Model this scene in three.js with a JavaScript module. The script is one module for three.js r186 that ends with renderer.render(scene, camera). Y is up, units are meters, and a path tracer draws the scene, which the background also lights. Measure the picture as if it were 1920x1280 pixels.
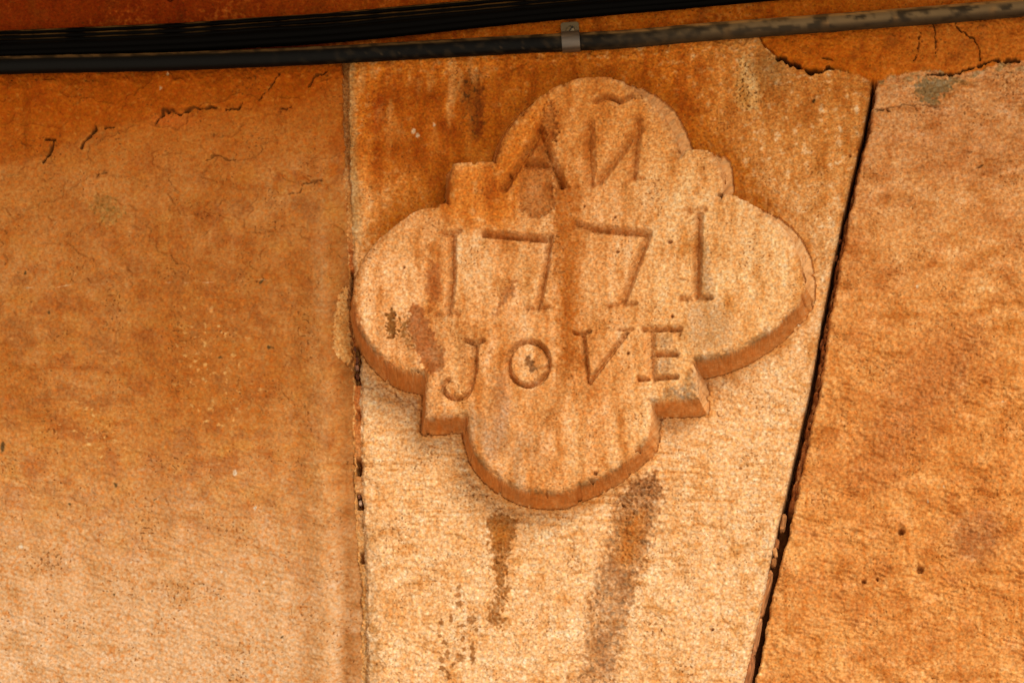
import * as THREE from 'three';
import { mergeGeometries } from 'three/addons/utils/BufferGeometryUtils.js';

// ------------------------------------------------------------------ scale: the wall is measured in half-millimetre units
const S = 0.0005;                              // 1 unit on the wall = 0.5 mm; wall frame is 1920 x 1280 units
const CAM = [1440, 4040, 8000];                // camera foot on the wall (units, y down) and distance
const WX = (x) => (x - 960) * S, WY = (y) => (640 - y) * S;

// ------------------------------------------------------------------ camera: telephoto seen from below, sensor parallel to the wall (shift lens)
const scene = new THREE.Scene();
const IW = 1024, IH = 682;
const camera = new THREE.PerspectiveCamera(2 * Math.atan(640 / CAM[2]) * 180 / Math.PI, IW / IH, 0.1, 100);
camera.position.set(WX(CAM[0]), WY(CAM[1]), CAM[2] * S);
camera.lookAt(WX(CAM[0]), WY(CAM[1]), 0);
camera.setViewOffset(IW, IH, Math.round((960 - CAM[0]) / 1280 * IH), Math.round((640 - CAM[1]) / 1280 * IH), IW, IH);
camera.updateProjectionMatrix();

const renderer = new THREE.WebGLRenderer({ antialias: true });
renderer.setSize(IW, IH);
renderer.toneMapping = THREE.LinearToneMapping;
renderer.toneMappingExposure = 1.56;
renderer.shadowMap.enabled = true;
renderer.shadowMap.type = THREE.PCFSoftShadowMap;

// ------------------------------------------------------------------ sky: bright hazy daylight, and one broad soft sun behind the haze, high to the right
const SUN = new THREE.Vector3(0.46, 0.56, 0.69).normalize();
{
  const w = 256, h = 128, d = new Float32Array(w * h * 4);
  for (let j = 0; j < h; j++) for (let i = 0; i < w; i++) {
    const el = (0.5 - (h - 0.5 - j) / h) * -Math.PI, az = ((i + 0.5) / w - 0.5) * 2 * Math.PI;   // row 0 is the bottom
    const dir = new THREE.Vector3(Math.cos(el) * Math.cos(az), Math.sin(el), Math.cos(el) * Math.sin(az));
    const c = Math.max(0, dir.dot(SUN));
    const up = THREE.MathUtils.smoothstep(dir.y, -0.15, 0.25);
    const L = 0.05 + up * (0.56 + 0.35 * Math.max(0, dir.y)) + up * 0.9 * Math.pow(c, 4);
    const o = (j * w + i) * 4;
    d[o] = L * 1.08; d[o + 1] = L * 0.9; d[o + 2] = L * 0.7; d[o + 3] = 1;
  }
  const t = new THREE.DataTexture(d, w, h, THREE.RGBAFormat, THREE.FloatType);
  t.mapping = THREE.EquirectangularReflectionMapping; t.magFilter = THREE.LinearFilter; t.minFilter = THREE.LinearFilter; t.needsUpdate = true;
  scene.background = t; scene.environment = t;
}
const sun = new THREE.DirectionalLight(new THREE.Color(1, 0.94, 0.84), 3.2);
sun.position.copy(SUN).multiplyScalar(6); sun.target.position.set(0, 0, 0);
sun.castShadow = true; sun.shadow.radius = 70; sun.shadow.mapSize.set(2048, 2048);
Object.assign(sun.shadow.camera, { left: -1.2, right: 1.2, top: 1, bottom: -1, near: 0.5, far: 14 });
scene.add(sun, sun.target);

// ------------------------------------------------------------------ noise and small maths
let seed = 1234567;
const rnd = () => { seed = (seed * 1664525 + 1013904223) >>> 0; return seed / 4294967296; };
const PERM = new Uint8Array(512);
{ const p = [...Array(256).keys()]; for (let i = 255; i > 0; i--) { const k = Math.floor(rnd() * (i + 1)); [p[i], p[k]] = [p[k], p[i]]; } for (let i = 0; i < 512; i++) PERM[i] = p[i & 255]; }
const G2 = new Float32Array(512); for (let i = 0; i < 256; i++) { const a = rnd() * 6.2831853; G2[2 * i] = Math.cos(a); G2[2 * i + 1] = Math.sin(a); }
function n2(x, y) {                                  // gradient noise, about -1..1
  const xi = Math.floor(x), yi = Math.floor(y), fx = x - xi, fy = y - yi;
  const X = xi & 255, Y = yi & 255;
  const u = fx * fx * fx * (fx * (fx * 6 - 15) + 10), v = fy * fy * fy * (fy * (fy * 6 - 15) + 10);
  const a = PERM[PERM[X] + Y] * 2, b = PERM[PERM[X + 1] + Y] * 2, c = PERM[PERM[X] + ((Y + 1) & 255)] * 2, e = PERM[PERM[X + 1] + ((Y + 1) & 255)] * 2;
  const g00 = G2[a] * fx + G2[a + 1] * fy, g10 = G2[b] * (fx - 1) + G2[b + 1] * fy, g01 = G2[c] * fx + G2[c + 1] * (fy - 1), g11 = G2[e] * (fx - 1) + G2[e + 1] * (fy - 1);
  const l = g00 + u * (g10 - g00);
  return (l + v * (g01 + u * (g11 - g01) - l)) * 1.5;
}
function fbm(x, y, o) { let s = 0, a = 0.5; for (let i = 0; i < o; i++) { s += a * n2(x, y); x = x * 2.03 + 17.3; y = y * 2.03 + 9.7; a *= 0.5; } return s * 1.2; }
const clamp = (v, a = 0, b = 1) => v < a ? a : v > b ? b : v;
const ss = (a, b, v) => { const t = clamp((v - a) / (b - a)); return t * t * (3 - 2 * t); };
const mix = (a, b, t) => a + (b - a) * t;
const gauss = (v, s) => Math.exp(-v * v / (2 * s * s));
function pw(list) {                                  // piecewise-linear curve through [t, value] pairs, extended straight
  return (t) => {
    let k = 0; while (k < list.length - 2 && t > list[k + 1][0]) k++;
    const [t0, v0] = list[k], [t1, v1] = list[k + 1];
    return v0 + (v1 - v0) * (t - t0) / (t1 - t0);
  };
}
function segDist(px, py, a, b) {
  const dx = b[0] - a[0], dy = b[1] - a[1], t = clamp(((px - a[0]) * dx + (py - a[1]) * dy) / (dx * dx + dy * dy + 1e-9));
  return Math.hypot(px - a[0] - t * dx, py - a[1] - t * dy);
}
const near = { d: 0, nx: 0, ny: 0 };
function polySD(px, py, P) {                         // signed distance, + inside; near.nx/ny = outward direction
  let best = 1e18, inside = false, bx = 0, by = 0;
  for (let i = 0, j = P.length - 1; i < P.length; j = i++) {
    const a = P[j], b = P[i], dx = b[0] - a[0], dy = b[1] - a[1];
    let t = ((px - a[0]) * dx + (py - a[1]) * dy) / (dx * dx + dy * dy + 1e-9); t = t < 0 ? 0 : t > 1 ? 1 : t;
    const ex = px - a[0] - t * dx, ey = py - a[1] - t * dy, q = ex * ex + ey * ey;
    if (q < best) { best = q; bx = ex; by = ey; }
    if ((a[1] > py) !== (b[1] > py) && px < (b[0] - a[0]) * (py - a[1]) / (b[1] - a[1]) + a[0]) inside = !inside;
  }
  const d = Math.sqrt(best), s = inside ? -1 : 1;
  near.d = inside ? d : -d; near.nx = s * bx / (d + 1e-6); near.ny = s * by / (d + 1e-6);
  return near.d;
}
function bbox(P, m) { let a = 1e9, b = 1e9, c = -1e9, d = -1e9; for (const [x, y] of P) { a = Math.min(a, x); b = Math.min(b, y); c = Math.max(c, x); d = Math.max(d, y); } return [a - m, b - m, c + m, d + m]; }
const inBox = (B, x, y) => x > B[0] && x < B[2] && y > B[1] && y < B[3];
function smoothPoly(P, corners = new Set(), n = 2) { // Chaikin rounding that keeps the sharp corners
  for (let k = 0; k < n; k++) {
    const Q = [], C2 = new Set();
    for (let i = 0; i < P.length; i++) {
      const p = P[i], a = P[(i + P.length - 1) % P.length], b = P[(i + 1) % P.length];
      if (corners.has(i)) { C2.add(Q.length); Q.push(p); } else { Q.push([mix(p[0], a[0], 0.25), mix(p[1], a[1], 0.25)], [mix(p[0], b[0], 0.25), mix(p[1], b[1], 0.25)]); }
    }
    P = Q; corners = C2;
  }
  return P;
}

// ------------------------------------------------------------------ drawing of the wall: joints, plaster edge, cartouche, letters
const EL = pw([[-700, 622], [130, 641], [300, 646], [440, 650], [520, 651], [600, 656], [640, 660], [800, 662], [950, 665], [1050, 671], [1100, 676], [1280, 678], [1990, 684]]);  // right edge of the left stone
const EK = pw([[-700, 648], [130, 655], [300, 656], [440, 660], [500, 662], [560, 666], [640, 672], [720, 674], [900, 678], [1000, 682], [1100, 684], [1280, 688], [1990, 700]]); // left edge of the keystone
const ER = pw([[-700, 1800], [150, 1647], [200, 1638], [300, 1617], [400, 1592], [500, 1574], [600, 1556], [700, 1543], [800, 1522], [900, 1501], [1000, 1479], [1070, 1462], [1100, 1450], [1200, 1434], [1280, 1417], [1990, 1270]]); // left edge of the right stone
const EG = pw([[-700, 1790], [150, 1637], [200, 1628], [300, 1606], [400, 1581], [500, 1560], [600, 1541], [700, 1524], [800, 1502], [900, 1480], [1000, 1456], [1100, 1436], [1200, 1415], [1280, 1396], [1990, 1240]]); // right edge of the keystone
const pw2 = pw([[-100, 330], [80, 290], [180, 240], [300, 212], [400, 200], [560, 195], [640, 140]]);
const YP = pw([[-900, 210], [0, 124], [300, 116], [600, 102], [980, 84], [1180, 74], [1400, 62], [1421, 70], [1430, 92], [1450, 108], [1480, 124], [1510, 138], [1535, 143], [1560, 133], [1590, 140], [1640, 152], [1680, 143], [1720, 132], [1760, 137], [1810, 139], [1840, 134], [1870, 122], [1920, 117], [2700, 80]]); // lower edge of the plaster

const F0 = 62;                                       // how far the cartouche stands out
const tF = F0 / CAM[2];
const toFace = ([x, y]) => [x + (CAM[0] - x) * tF, y + (CAM[1] - y) * tF];   // drawing on the front face of the cartouche -> wall units
const OUT0 = [[925, 301], [932, 270], [950, 238], [980, 202], [1015, 172], [1060, 148], [1110, 139], [1160, 143], [1205, 160], [1240, 190], [1265, 228], [1280, 263], [1284, 279], [1322, 277], [1343, 282], [1354, 294], [1358, 318], [1358, 359],
  [1395, 366], [1440, 386], [1478, 418], [1502, 458], [1513, 505], [1511, 542], [1492, 578], [1445, 619], [1394, 651], [1345, 668], [1306, 674], [1312, 705], [1312, 745], [1222, 752], [1221, 790], [1212, 826], [1188, 852], [1154, 878], [1115, 900], [1060, 922], [1017, 925], [978, 918], [947, 904], [913, 880], [887, 849], [875, 812], [870, 778],
  [792, 782], [795, 701], [746, 693], [710, 669], [682, 636], [663, 600], [655, 557], [658, 528], [667, 502], [687, 468], [717, 435], [757, 405], [795, 388], [836, 378], [838, 340], [840, 313], [850, 303], [885, 301]];
const OUTC = new Set(); for (const [x, y] of [[925, 301], [1284, 279], [1358, 359], [1306, 674], [1312, 745], [1222, 752], [870, 778], [792, 782], [795, 701], [836, 378]]) OUTC.add(OUT0.findIndex((p) => p[0] === x && p[1] === y));
const OUT = smoothPoly(OUT0, OUTC, 1).map(toFace), OUTB = bbox(OUT, 60);

// letters: strokes [x0, y0, x1, y1, half width, depth] on the face
const arc = (cx, cy, rx, ry, a0, a1, n, w, d, tilt = 0) => {
  const R = []; let p = null;
  for (let i = 0; i <= n; i++) { const a = (a0 + (a1 - a0) * i / n) * Math.PI / 180, u = rx * Math.cos(a), v = ry * Math.sin(a), q = [cx + u * Math.cos(tilt) - v * Math.sin(tilt), cy + u * Math.sin(tilt) + v * Math.cos(tilt)]; if (p) R.push([p[0], p[1], q[0], q[1], w, d]); p = q; }
  return R;
};
const LETTERS = [
  ['A', [[1013, 240, 944, 350, 9, 13], [1012, 240, 1052, 345, 9, 13], [982, 302, 1032, 303, 10, 11], [1036, 349, 1066, 350, 4, 4]]],
  ['N with a tilde, cut in mirror image', [[1103, 228, 1107, 340, 11, 9], [1198, 238, 1122, 335, 10, 9], [1195, 220, 1186, 330, 9, 9], [1182, 331, 1206, 332, 5, 4], [1117, 186, 1130, 179, 6, 8], [1130, 179, 1143, 178, 6, 9], [1143, 178, 1162, 187, 6, 10], [1162, 187, 1184, 177, 6, 8]]],
  ['1 at the left', [[829, 435, 843, 439, 6, 5], [843, 439, 860, 431, 6, 6], [847, 438, 847, 520, 8, 9], [847, 520, 839, 585, 8, 9], [818, 588, 858, 586, 6, 5]]],
  ['7 at the left', [[906, 436, 1024, 447, 8, 10], [1030, 443, 1020, 515, 7, 9], [1020, 515, 1007, 575, 7, 8], [988, 577, 1026, 574, 5, 5]]],
  ['7 at the right', [[1078, 419, 1110, 427, 7, 7], [1110, 427, 1215, 436, 8, 10], [1215, 436, 1166, 565, 8, 9], [1142, 572, 1190, 567, 5, 5]]],
  ['1 at the right', [[1285, 393, 1305, 397, 6, 5], [1305, 397, 1320, 390, 6, 5], [1309, 398, 1305, 553, 9, 11], [1276, 559, 1332, 557, 6, 6], [1266, 521, 1290, 525, 3, 2]]],
  ['J', [[873, 637, 890, 642, 6, 7], [890, 642, 904, 636, 6, 7], [891, 642, 889, 690, 7, 8], [889, 690, 881, 722, 7, 8], ...arc(855, 720, 27, 27, 5, 150, 8, 6, 7), [831, 734, 830, 722, 5, 6], [829, 722, 839, 712, 6, 6]]],
  ['O', arc(990, 680, 38, 42, 0, 360, 28, 6.5, 8, 0.1)],
  ['V', [[1075, 621, 1090, 626, 5, 6], [1090, 626, 1105, 619, 5, 6], [1092, 626, 1102, 714, 6.5, 8], [1176, 620, 1105, 715, 6, 8], [1160, 617, 1184, 616, 5, 5]]],
  ['E', [[1206, 616, 1274, 616, 7, 8], [1219, 616, 1222, 706, 11, 7], [1222, 662, 1267, 662, 7, 9], [1198, 709, 1268, 705, 6, 8], [1272, 612, 1274, 627, 4, 4], [1266, 655, 1268, 668, 4, 4]]],
];
for (const L of LETTERS) L.push(bbox(L[1].flatMap((s) => [[s[0], s[1]], [s[2], s[3]]]), 16));

// ------------------------------------------------------------------ stains and patches (things on the stone itself)
const blob = (pts, soft, rag) => { const P = smoothPoly(pts, new Set(), 2); return { P, B: bbox(P, 30), soft, rag }; };
function inBlob(b, x, y) {
  if (!inBox(b.B, x, y)) return 0;
  const r = b.rag, d = polySD(x + r * n2(x / 11, y / 11), y + r * n2(x / 13 + 40, y / 13) , b.P) + r * 0.8 * n2(x / 5, y / 5 + 7);
  return ss(-b.soft, b.soft, d);
}
const B = {
  drip1: blob([[917, 945], [940, 962], [962, 962], [976, 988], [958, 1020], [946, 1060], [949, 1110], [941, 1140], [945, 1174], [911, 1170], [925, 1125], [930, 1070], [914, 1025]], 5, 14),
  drip2: blob([[1200, 886], [1244, 900], [1236, 950], [1220, 1010], [1198, 1070], [1180, 1130], [1172, 1180], [1150, 1290], [1140, 1400], [1040, 1400], [1074, 1280], [1096, 1200], [1104, 1140], [1128, 1060], [1148, 1000], [1158, 930]], 13, 16),
  drip2o: blob([[1170, 960], [1215, 950], [1205, 1010], [1185, 1060], [1150, 1060]], 16, 6),
  lobeBrown: blob([[770, 565], [792, 572], [806, 610], [822, 640], [836, 682], [812, 700], [795, 694], [775, 650], [764, 610]], 3, 7),
  lobeDark: blob([[730, 572], [742, 585], [738, 605], [746, 630], [730, 634], [722, 610]], 2, 6),
  lobeDark2: blob([[752, 580], [768, 596], [762, 620], [774, 655], [756, 640], [745, 615]], 3, 8),
  lobePale: blob([[690, 480], [770, 470], [790, 560], [775, 600], [770, 640], [795, 690], [720, 670], [672, 590], [668, 530]], 18, 8),
  lobeRed: blob([[664, 560], [680, 620], [700, 655], [750, 690], [720, 680], [680, 640], [655, 590]], 5, 4),
  oStain: blob([[984, 662], [996, 668], [1002, 684], [1008, 692], [998, 700], [990, 688], [982, 674]], 2, 4),
  streak1: blob([[1040, 300], [1075, 320], [1085, 480], [1085, 640], [1072, 700], [1050, 700], [1050, 600], [1042, 480], [1032, 380]], 18, 12),
  streak2: blob([[800, 500], [822, 480], [830, 560], [812, 570], [795, 548]], 5, 6),
  streak3: blob([[950, 540], [966, 520], [968, 540], [945, 570], [926, 596], [922, 590], [938, 560]], 4, 6),
  streak4: blob([[1050, 690], [1075, 690], [1055, 760], [1030, 800], [1020, 790], [1040, 740]], 14, 6),
  streak5: blob([[930, 700], [952, 700], [950, 780], [930, 860], [915, 840], [925, 780]], 16, 6),
  aFlake: blob([[1016, 205], [1030, 190], [1040, 196], [1044, 245], [1040, 272], [1022, 250], [1012, 236]], 4, 7),
  aInside: blob([[1010, 250], [1032, 300], [1034, 340], [1040, 375], [1030, 400], [1000, 408], [974, 395], [968, 350], [978, 312]], 4, 4),
  upperLeft: blob([[840, 310], [925, 300], [960, 230], [1010, 180], [1040, 200], [1000, 320], [970, 420], [900, 430], [800, 400]], 26, 8),
  grey1: blob([[1314, 430], [1330, 470], [1336, 560], [1318, 560], [1312, 500]], 6, 8),
  grey2: blob([[1290, 570], [1345, 555], [1375, 600], [1370, 650], [1310, 670], [1290, 630]], 22, 12),
  grey3: blob([[1228, 624], [1262, 628], [1262, 648], [1232, 652]], 8, 6),
  grey4: blob([[1230, 676], [1262, 672], [1264, 694], [1232, 700]], 6, 6),
  grey5: blob([[1290, 690], [1312, 685], [1316, 746], [1250, 748], [1240, 722], [1284, 730]], 5, 6),
  topStain1: blob([[868, 130], [905, 120], [912, 180], [906, 240], [890, 262], [884, 210], [866, 180]], 8, 10),
  topStain2: blob([[690, 160], [760, 140], [880, 130], [930, 200], [900, 290], [760, 330], [690, 320]], 40, 20),
  topStain4: blob([[900, 130], [1000, 112], [1110, 104], [1230, 120], [1320, 210], [1390, 280], [1420, 350], [1480, 400], [1470, 430], [1420, 420], [1360, 400], [1280, 340], [1200, 240], [1100, 190], [1000, 230], [960, 330], [860, 420], [740, 440], [690, 480], [690, 420], [760, 350], [830, 280], [880, 220]], 22, 16),
  topStain3: blob([[898, 150], [908, 146], [912, 190], [908, 250], [896, 268], [894, 200]], 4, 7),
  topPale: blob([[1396, 95], [1412, 100], [1428, 150], [1432, 190], [1415, 205], [1384, 190], [1384, 140]], 7, 6),
  redStain: blob([[708, 170], [722, 170], [718, 230], [706, 245]], 10, 5),
  leftDark: blob([[0, 400], [60, 330], [300, 380], [560, 400], [600, 560], [500, 600], [300, 560], [100, 470]], 70, 30),
  leftBrown: blob([[280, 620], [420, 560], [560, 640], [520, 780], [400, 820], [300, 740]], 60, 25),
  leftOchre: blob([[330, 640], [380, 560], [450, 600], [470, 720], [440, 800], [400, 830], [340, 760]], 40, 20),
  leftOchre2: blob([[90, 760], [190, 720], [240, 840], [200, 900], [110, 880]], 40, 20),
  rightOrange: blob([[1560, 780], [1700, 620], [1930, 560], [1990, 700], [1990, 1200], [1700, 1180], [1620, 900]], 110, 40),
  rightDark: blob([[1690, 660], [1790, 600], [1860, 640], [1800, 740], [1720, 840], [1640, 920], [1610, 880], [1650, 760]], 60, 30),
  rightGrey: blob([[1800, 960], [1870, 950], [1880, 1020], [1830, 1060], [1780, 1030]], 30, 10),
  mortarSmear: blob([[1715, 150], [1750, 140], [1800, 148], [1776, 172], [1752, 194], [1728, 190]], 5, 12),
  patch: blob([[648, 524], [656, 560], [659, 640], [660, 690], [640, 676], [622, 655], [627, 600], [620, 630], [632, 565]], 2, 5),
  leftPale: blob([[20, 340], [120, 300], [300, 240], [470, 225], [590, 250], [560, 300], [400, 330], [330, 380], [200, 440], [40, 460]], 40, 24),
  lichen: blob([[170, 370], [190, 362], [215, 378], [232, 400], [210, 414], [185, 405]], 10, 18),
};
// chips and cracks: [polyline, half width, depth]
const CRACKS = [
  [[[78, 304], [92, 288], [104, 266], [88, 266]], 3, 6], [[[150, 276], [166, 256], [180, 240]], 3, 6], [[[196, 240], [214, 238]], 2, 4],
  [[[292, 230], [306, 210], [322, 207], [336, 216], [352, 206], [376, 203], [404, 200]], 3, 5], [[[424, 206], [444, 204], [456, 196]], 2.5, 5],
  [[[526, 204], [536, 206], [546, 200]], 2, 4], [[[486, 190], [504, 172], [524, 142]], 2, 4], [[[580, 166], [592, 145], [612, 138]], 2.5, 4],
  [[[388, 300], [402, 290], [430, 302], [440, 300]], 2, 3], [[[540, 364], [560, 360], [566, 344], [602, 338]], 2, 3], [[[178, 332], [198, 323]], 2, 3],
  [[[1462, 116], [1490, 128], [1516, 140], [1536, 143], [1556, 132]], 5, 26], [[[1713, 118], [1722, 100], [1724, 66]], 1.6, 4], [[[1754, 110], [1754, 70], [1748, 44]], 1.6, 4],
  [[[1838, 120], [1832, 84], [1800, 62], [1788, 40]], 1.8, 5], [[[1740, 142], [1790, 140], [1840, 128], [1858, 118], [1910, 117]], 2.5, 10], [[[1540, 114], [1560, 117]], 2.5, 4],
  [[[1640, 210], [1700, 196], [1760, 200]], 2, 2.5], [[[1640, 205], [1668, 208]], 2.5, 4], [[[1830, 316], [1848, 308]], 2, 4], [[[948, 210], [934, 240]], 0.1, 0.1],
  [[[1004, 1002], [1008, 1006]], 0.1, 0.1],
].map(([P, w, d]) => ({ P, w, d, B: bbox(P, 14) }));
const PITS = [[956, 323, 4], [1116, 886, 5], [1256, 452, 5], [1158, 471, 4], [1178, 661, 4], [757, 500, 3.5], [1690, 998, 8], [1725, 1068, 9], [1620, 1090, 6], [1645, 1086, 4], [480, 527, 3], [1240, 787, 4], [1246, 785, 3], [1594, 291, 4], [1240, 1180, 3], [321, 3, 7], [1096, 386, 3], [1153, 405, 3], [1260, 592, 4], [1335, 1180, 4]];
const SPOTS = [[490, 527, 9, 3, -0.9], [505, 651, 8, 4, 0.3], [412, 670, 4, 3, 0], [92, 587, 4, 4, 0], [47, 512, 5, 2.5, -0.9], [4, 838, 5, 14, 0.2], [203, 614, 2.5, 2, 0], [1526, 197, 3, 8, 0], [290, 936, 4, 2, -.5], [130, 945, 3, 3, 0], [528, 1194, 5, 2, -0.6], [213, 1114, 2, 3, 0], [216, 908, 5, 5, 0]];   // dark flecks
const FLECKS = [[478, 952, 5], [38, 1024, 7], [244, 1054, 3], [279, 1004, 2.5], [415, 1071, 3.5], [494, 1090, 3.5], [453, 1240, 5], [122, 1055, 3], [279, 1144, 2.5], [315, 145, 4], [302, 170, 4], [776, 252, 7], [784, 260, 6], [815, 240, 4], [1740, 941, 2.5], [1720, 538, 4], [1770, 913, 2], [440, 888, 7], [1880, 753, 3], [1511, 545, 2.5], [1509, 562, 3.5], [1506, 580, 4], [1503, 594, 5], [1498, 606, 6]];
const DROPS = [[860, 1100, 5, 4], [859, 1114, 7, 5], [860, 1131, 7, 6], [845, 1158, 4, 8], [827, 1166, 6, 7], [884, 1160, 8, 11], [864, 1171, 5, 4], [833, 1204, 7, 6], [867, 1197, 4, 7], [838, 1225, 5, 8], [828, 1235, 7, 7], [862, 1231, 9, 8], [829, 1251, 7, 6], [840, 1264, 5, 10], [886, 1225, 5, 24], [824, 1190, 4, 4], [870, 1215, 4, 5], [850, 1243, 4, 5], [893, 1180, 4, 4]];
const SPOTSB = SPOTS.map((s) => [s[0] - 20, s[1] - 20, s[0] + 20, s[1] + 20]);

// ------------------------------------------------------------------ one relief of the whole wall, cut afterwards into its stones
const KLIT = 1.7;                                   // how bright a white surface of this wall renders; palette below is stone colour as the eye sees it
const lin = (c) => { c /= 255; return c <= 0.04045 ? c / 12.92 : Math.pow((c + 0.055) / 1.055, 2.4); };
const LUT = new Float32Array(2600); for (let i = 0; i < 2600; i++) LUT[i] = lin(i / 10) / KLIT;
function axis(a, b, step, m) {                       // fine inside, coarser outside the frame
  const v = []; for (let x = a; x <= b; x += step) v.push(x);
  let s = step, x = v[v.length - 1], e = x + m; while (x < e) { s *= 1.1; x += s; v.push(x); }
  s = step; x = a; e = a - m; const f = []; while (x > e) { s *= 1.1; x -= s; f.unshift(x); }
  return [...f, ...v];
}
const AX = axis(-16, 1936, 1.6, 620), AY = axis(-16, 1296, 1.6, 520);
const NX = AX.length, NY = AY.length, NV = NX * NY;
const H = new Float32Array(NV), COL = new Float32Array(NV * 3), CLS = new Uint8Array(NV), SIDE = new Uint8Array(NV);
const C_LEFT = 0, C_KEY = 1, C_CART = 2, C_RIGHT = 3, C_PLASTER = 4, C_MORTL = 5, C_MORTR = 6, C_LETTER = 10;
let cr = 0, cg = 0, cb = 0;
const tint = (r, g, b, t) => { cr += (r - cr) * t; cg += (g - cg) * t; cb += (b - cb) * t; };

function relief(x, y) {
  let h = 0, cls = C_KEY, cart = 0, letter = 0;
  const j1 = 3.5 * n2(x / 30, y / 26 + 8) + 2.2 * n2(x / 9, y / 9) + 1.2 * n2(x / 3.5, y / 3.5 + 50), j2 = 3.2 * n2(y / 33, 8.3) + 2.0 * n2(y / 14, 3.3) + 1.0 * n2(x / 4, y / 4 + 90);
  const rag = 4 * n2(x / 16, y / 16 + 20) + 2 * n2(x / 5, y / 5 + 30);
  const fine = fbm(x / 7, y / 7, 3), mid = fbm(x / 34, y / 34 + 11, 3), low = n2(x / 170 + 5, y / 170 + 3);
  const el = EL(y) + j1, ek = EK(y) + 0.8 * j1, er = ER(y) + j2, eg = EG(y) + 0.3 * j2;
  const yp = YP(x) + (x > 1425 ? rag : 0.3 * rag);
  let pit = 0, side = 0, halo = 0, pale2 = 0, rim = 0, lip = 0;
  if (y < yp) {
    cls = C_PLASTER;
    h = 14 + 3 * mid + 1.5 * fine + 3 * low - 6 * ss(10, 0, yp - y);
  } else if (x < el && !(x > 610 && inBlob(B.patch, x, y) > 0.5)) {
    cls = C_LEFT;
    h = 1 + 4 * low + 2.6 * mid + 1.2 * fine;
    h += 5 * gauss(x - 606 + 8 * n2(x / 60, y / 60), 13) * ss(380, 520, y) - 7 * ss(622, 652, x + 8 * n2(3, y / 50)) * ss(300, 520, y) - 3 * ss(14, 0, el - x) * ss(400, 500, y);
    const flakeY = pw2(x) + 6 * n2(x / 25, 7) + 3 * n2(x / 8, 9);
    h += 9 * ss(3, -3, y - flakeY) * ss(-0.5, 0.1, n2(x / 60, 33)) - 3 * gauss(y - flakeY, 3) * ss(0.0, 0.5, n2(x / 30, 2));
    const ripple = n2(x / 42 + 0.6 * y / 42, y / 7 - x / 28);
    h += 1.7 * ripple * ss(600, 1000, y);
  } else if (x <= ek || x < el) {
    cls = C_MORTL;
    const p = x < el ? 1 : 0;
    h = p ? 1 + 1.2 * fine : -7 + 3 * fine + 2 * mid;
    if (!p) {
      let hole = 0;
      for (const [a, b, c] of [[505, 560, 0.6], [646, 716, 1], [766, 782, 0.4], [858, 886, 0.8], [924, 950, 0.9], [1034, 1052, 0.5]]) hole = Math.max(hole, c * ss(a - 4, a + 3, y) * ss(b + 4, b - 3, y));
      h -= 26 * hole * ss(0.9, 0.35, Math.abs((x - mix(el, ek, 0.62)) / (ek - el + 1)) * 2 + 0.25 * fine);
      if (y < 470) h += 5;
    }
  } else if (x < eg) {
    cls = C_KEY;
    h = 2.5 * low + 1.5 * mid + 1.9 * fine - 14 * ss(870, 790, x) * ss(560, 640, y) * ss(860, 760, y) - 9 * ss(1250, 1320, x) * ss(560, 640, y) * ss(860, 760, y) + 16 * ss(420, 230, y) * ss(0, 80, eg - x) - 10 * ss(9, 0, eg - x) * ss(9, 0, eg - x) - mix(5, 1.5, ss(470, 420, y)) * ss(6, 0, x - ek);
    h += 2.6 * n2(x / 26 + 0.4 * y / 30, y / 9) * ss(600, 1000, y);
  } else if (x < er) {
    cls = C_MORTR;
    const u = (x - eg) / (er - eg + 0.01);
    const crumb = ss(400, 450, y) * ss(0.35, 0.62, u + 0.25 * n2(y / 16, 5) - 0.25 * ss(700, 760, y) * ss(800, 760, y));
    const low2 = ss(800, 850, y) * ss(0.25, 0.5, u);
    h = mix(-62, -34, ss(0.2, 0.5, u + 0.2 * n2(y / 20, 2))) + 6 * fine + crumb * (14 + 16 * fine + 10 * n2(y / 9, x / 9)) * ss(830, 790, y) + low2 * (14 + 5 * n2(x / 2.5, y / 60));
    h = mix(h, -60, ss(940, 960, y));
  } else {
    cls = C_RIGHT;
    const ripple = n2(x / 30 + 0.7 * y / 30, y / 9 - x / 40), r2 = n2(x / 14, y / 6 + 30);
    h = 3 + 4 * low + 3 * mid + 1.8 * fine + 2.3 * (1 - 2 * Math.abs(ripple)) * (0.3 + 0.9 * ss(-0.4, 0.5, n2(x / 110 + 7, y / 70 + 3))) + 1.2 * r2 - 6 * ss(6, 0, x - er) * ss(6, 0, x - er);
    h += 3 * ss(0.1, 0.5, n2(x / 60 - y / 30, y / 50 + 8)) * ss(640, 200, y);
  }
  // the raised cartouche
  if (cls === C_LEFT || cls === C_KEY || cls === C_RIGHT) { const tn = n2(x / 80 + 17, y / 48 + 61) + 0.3 * n2(x / 19, y / 15 + 4); h += (cls === C_LEFT ? mix(3.2, 1.2, ss(450, 600, y)) : 1.6) * ss(-0.05, 0.05, tn); }
  let qx = x, qy = y;
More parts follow.
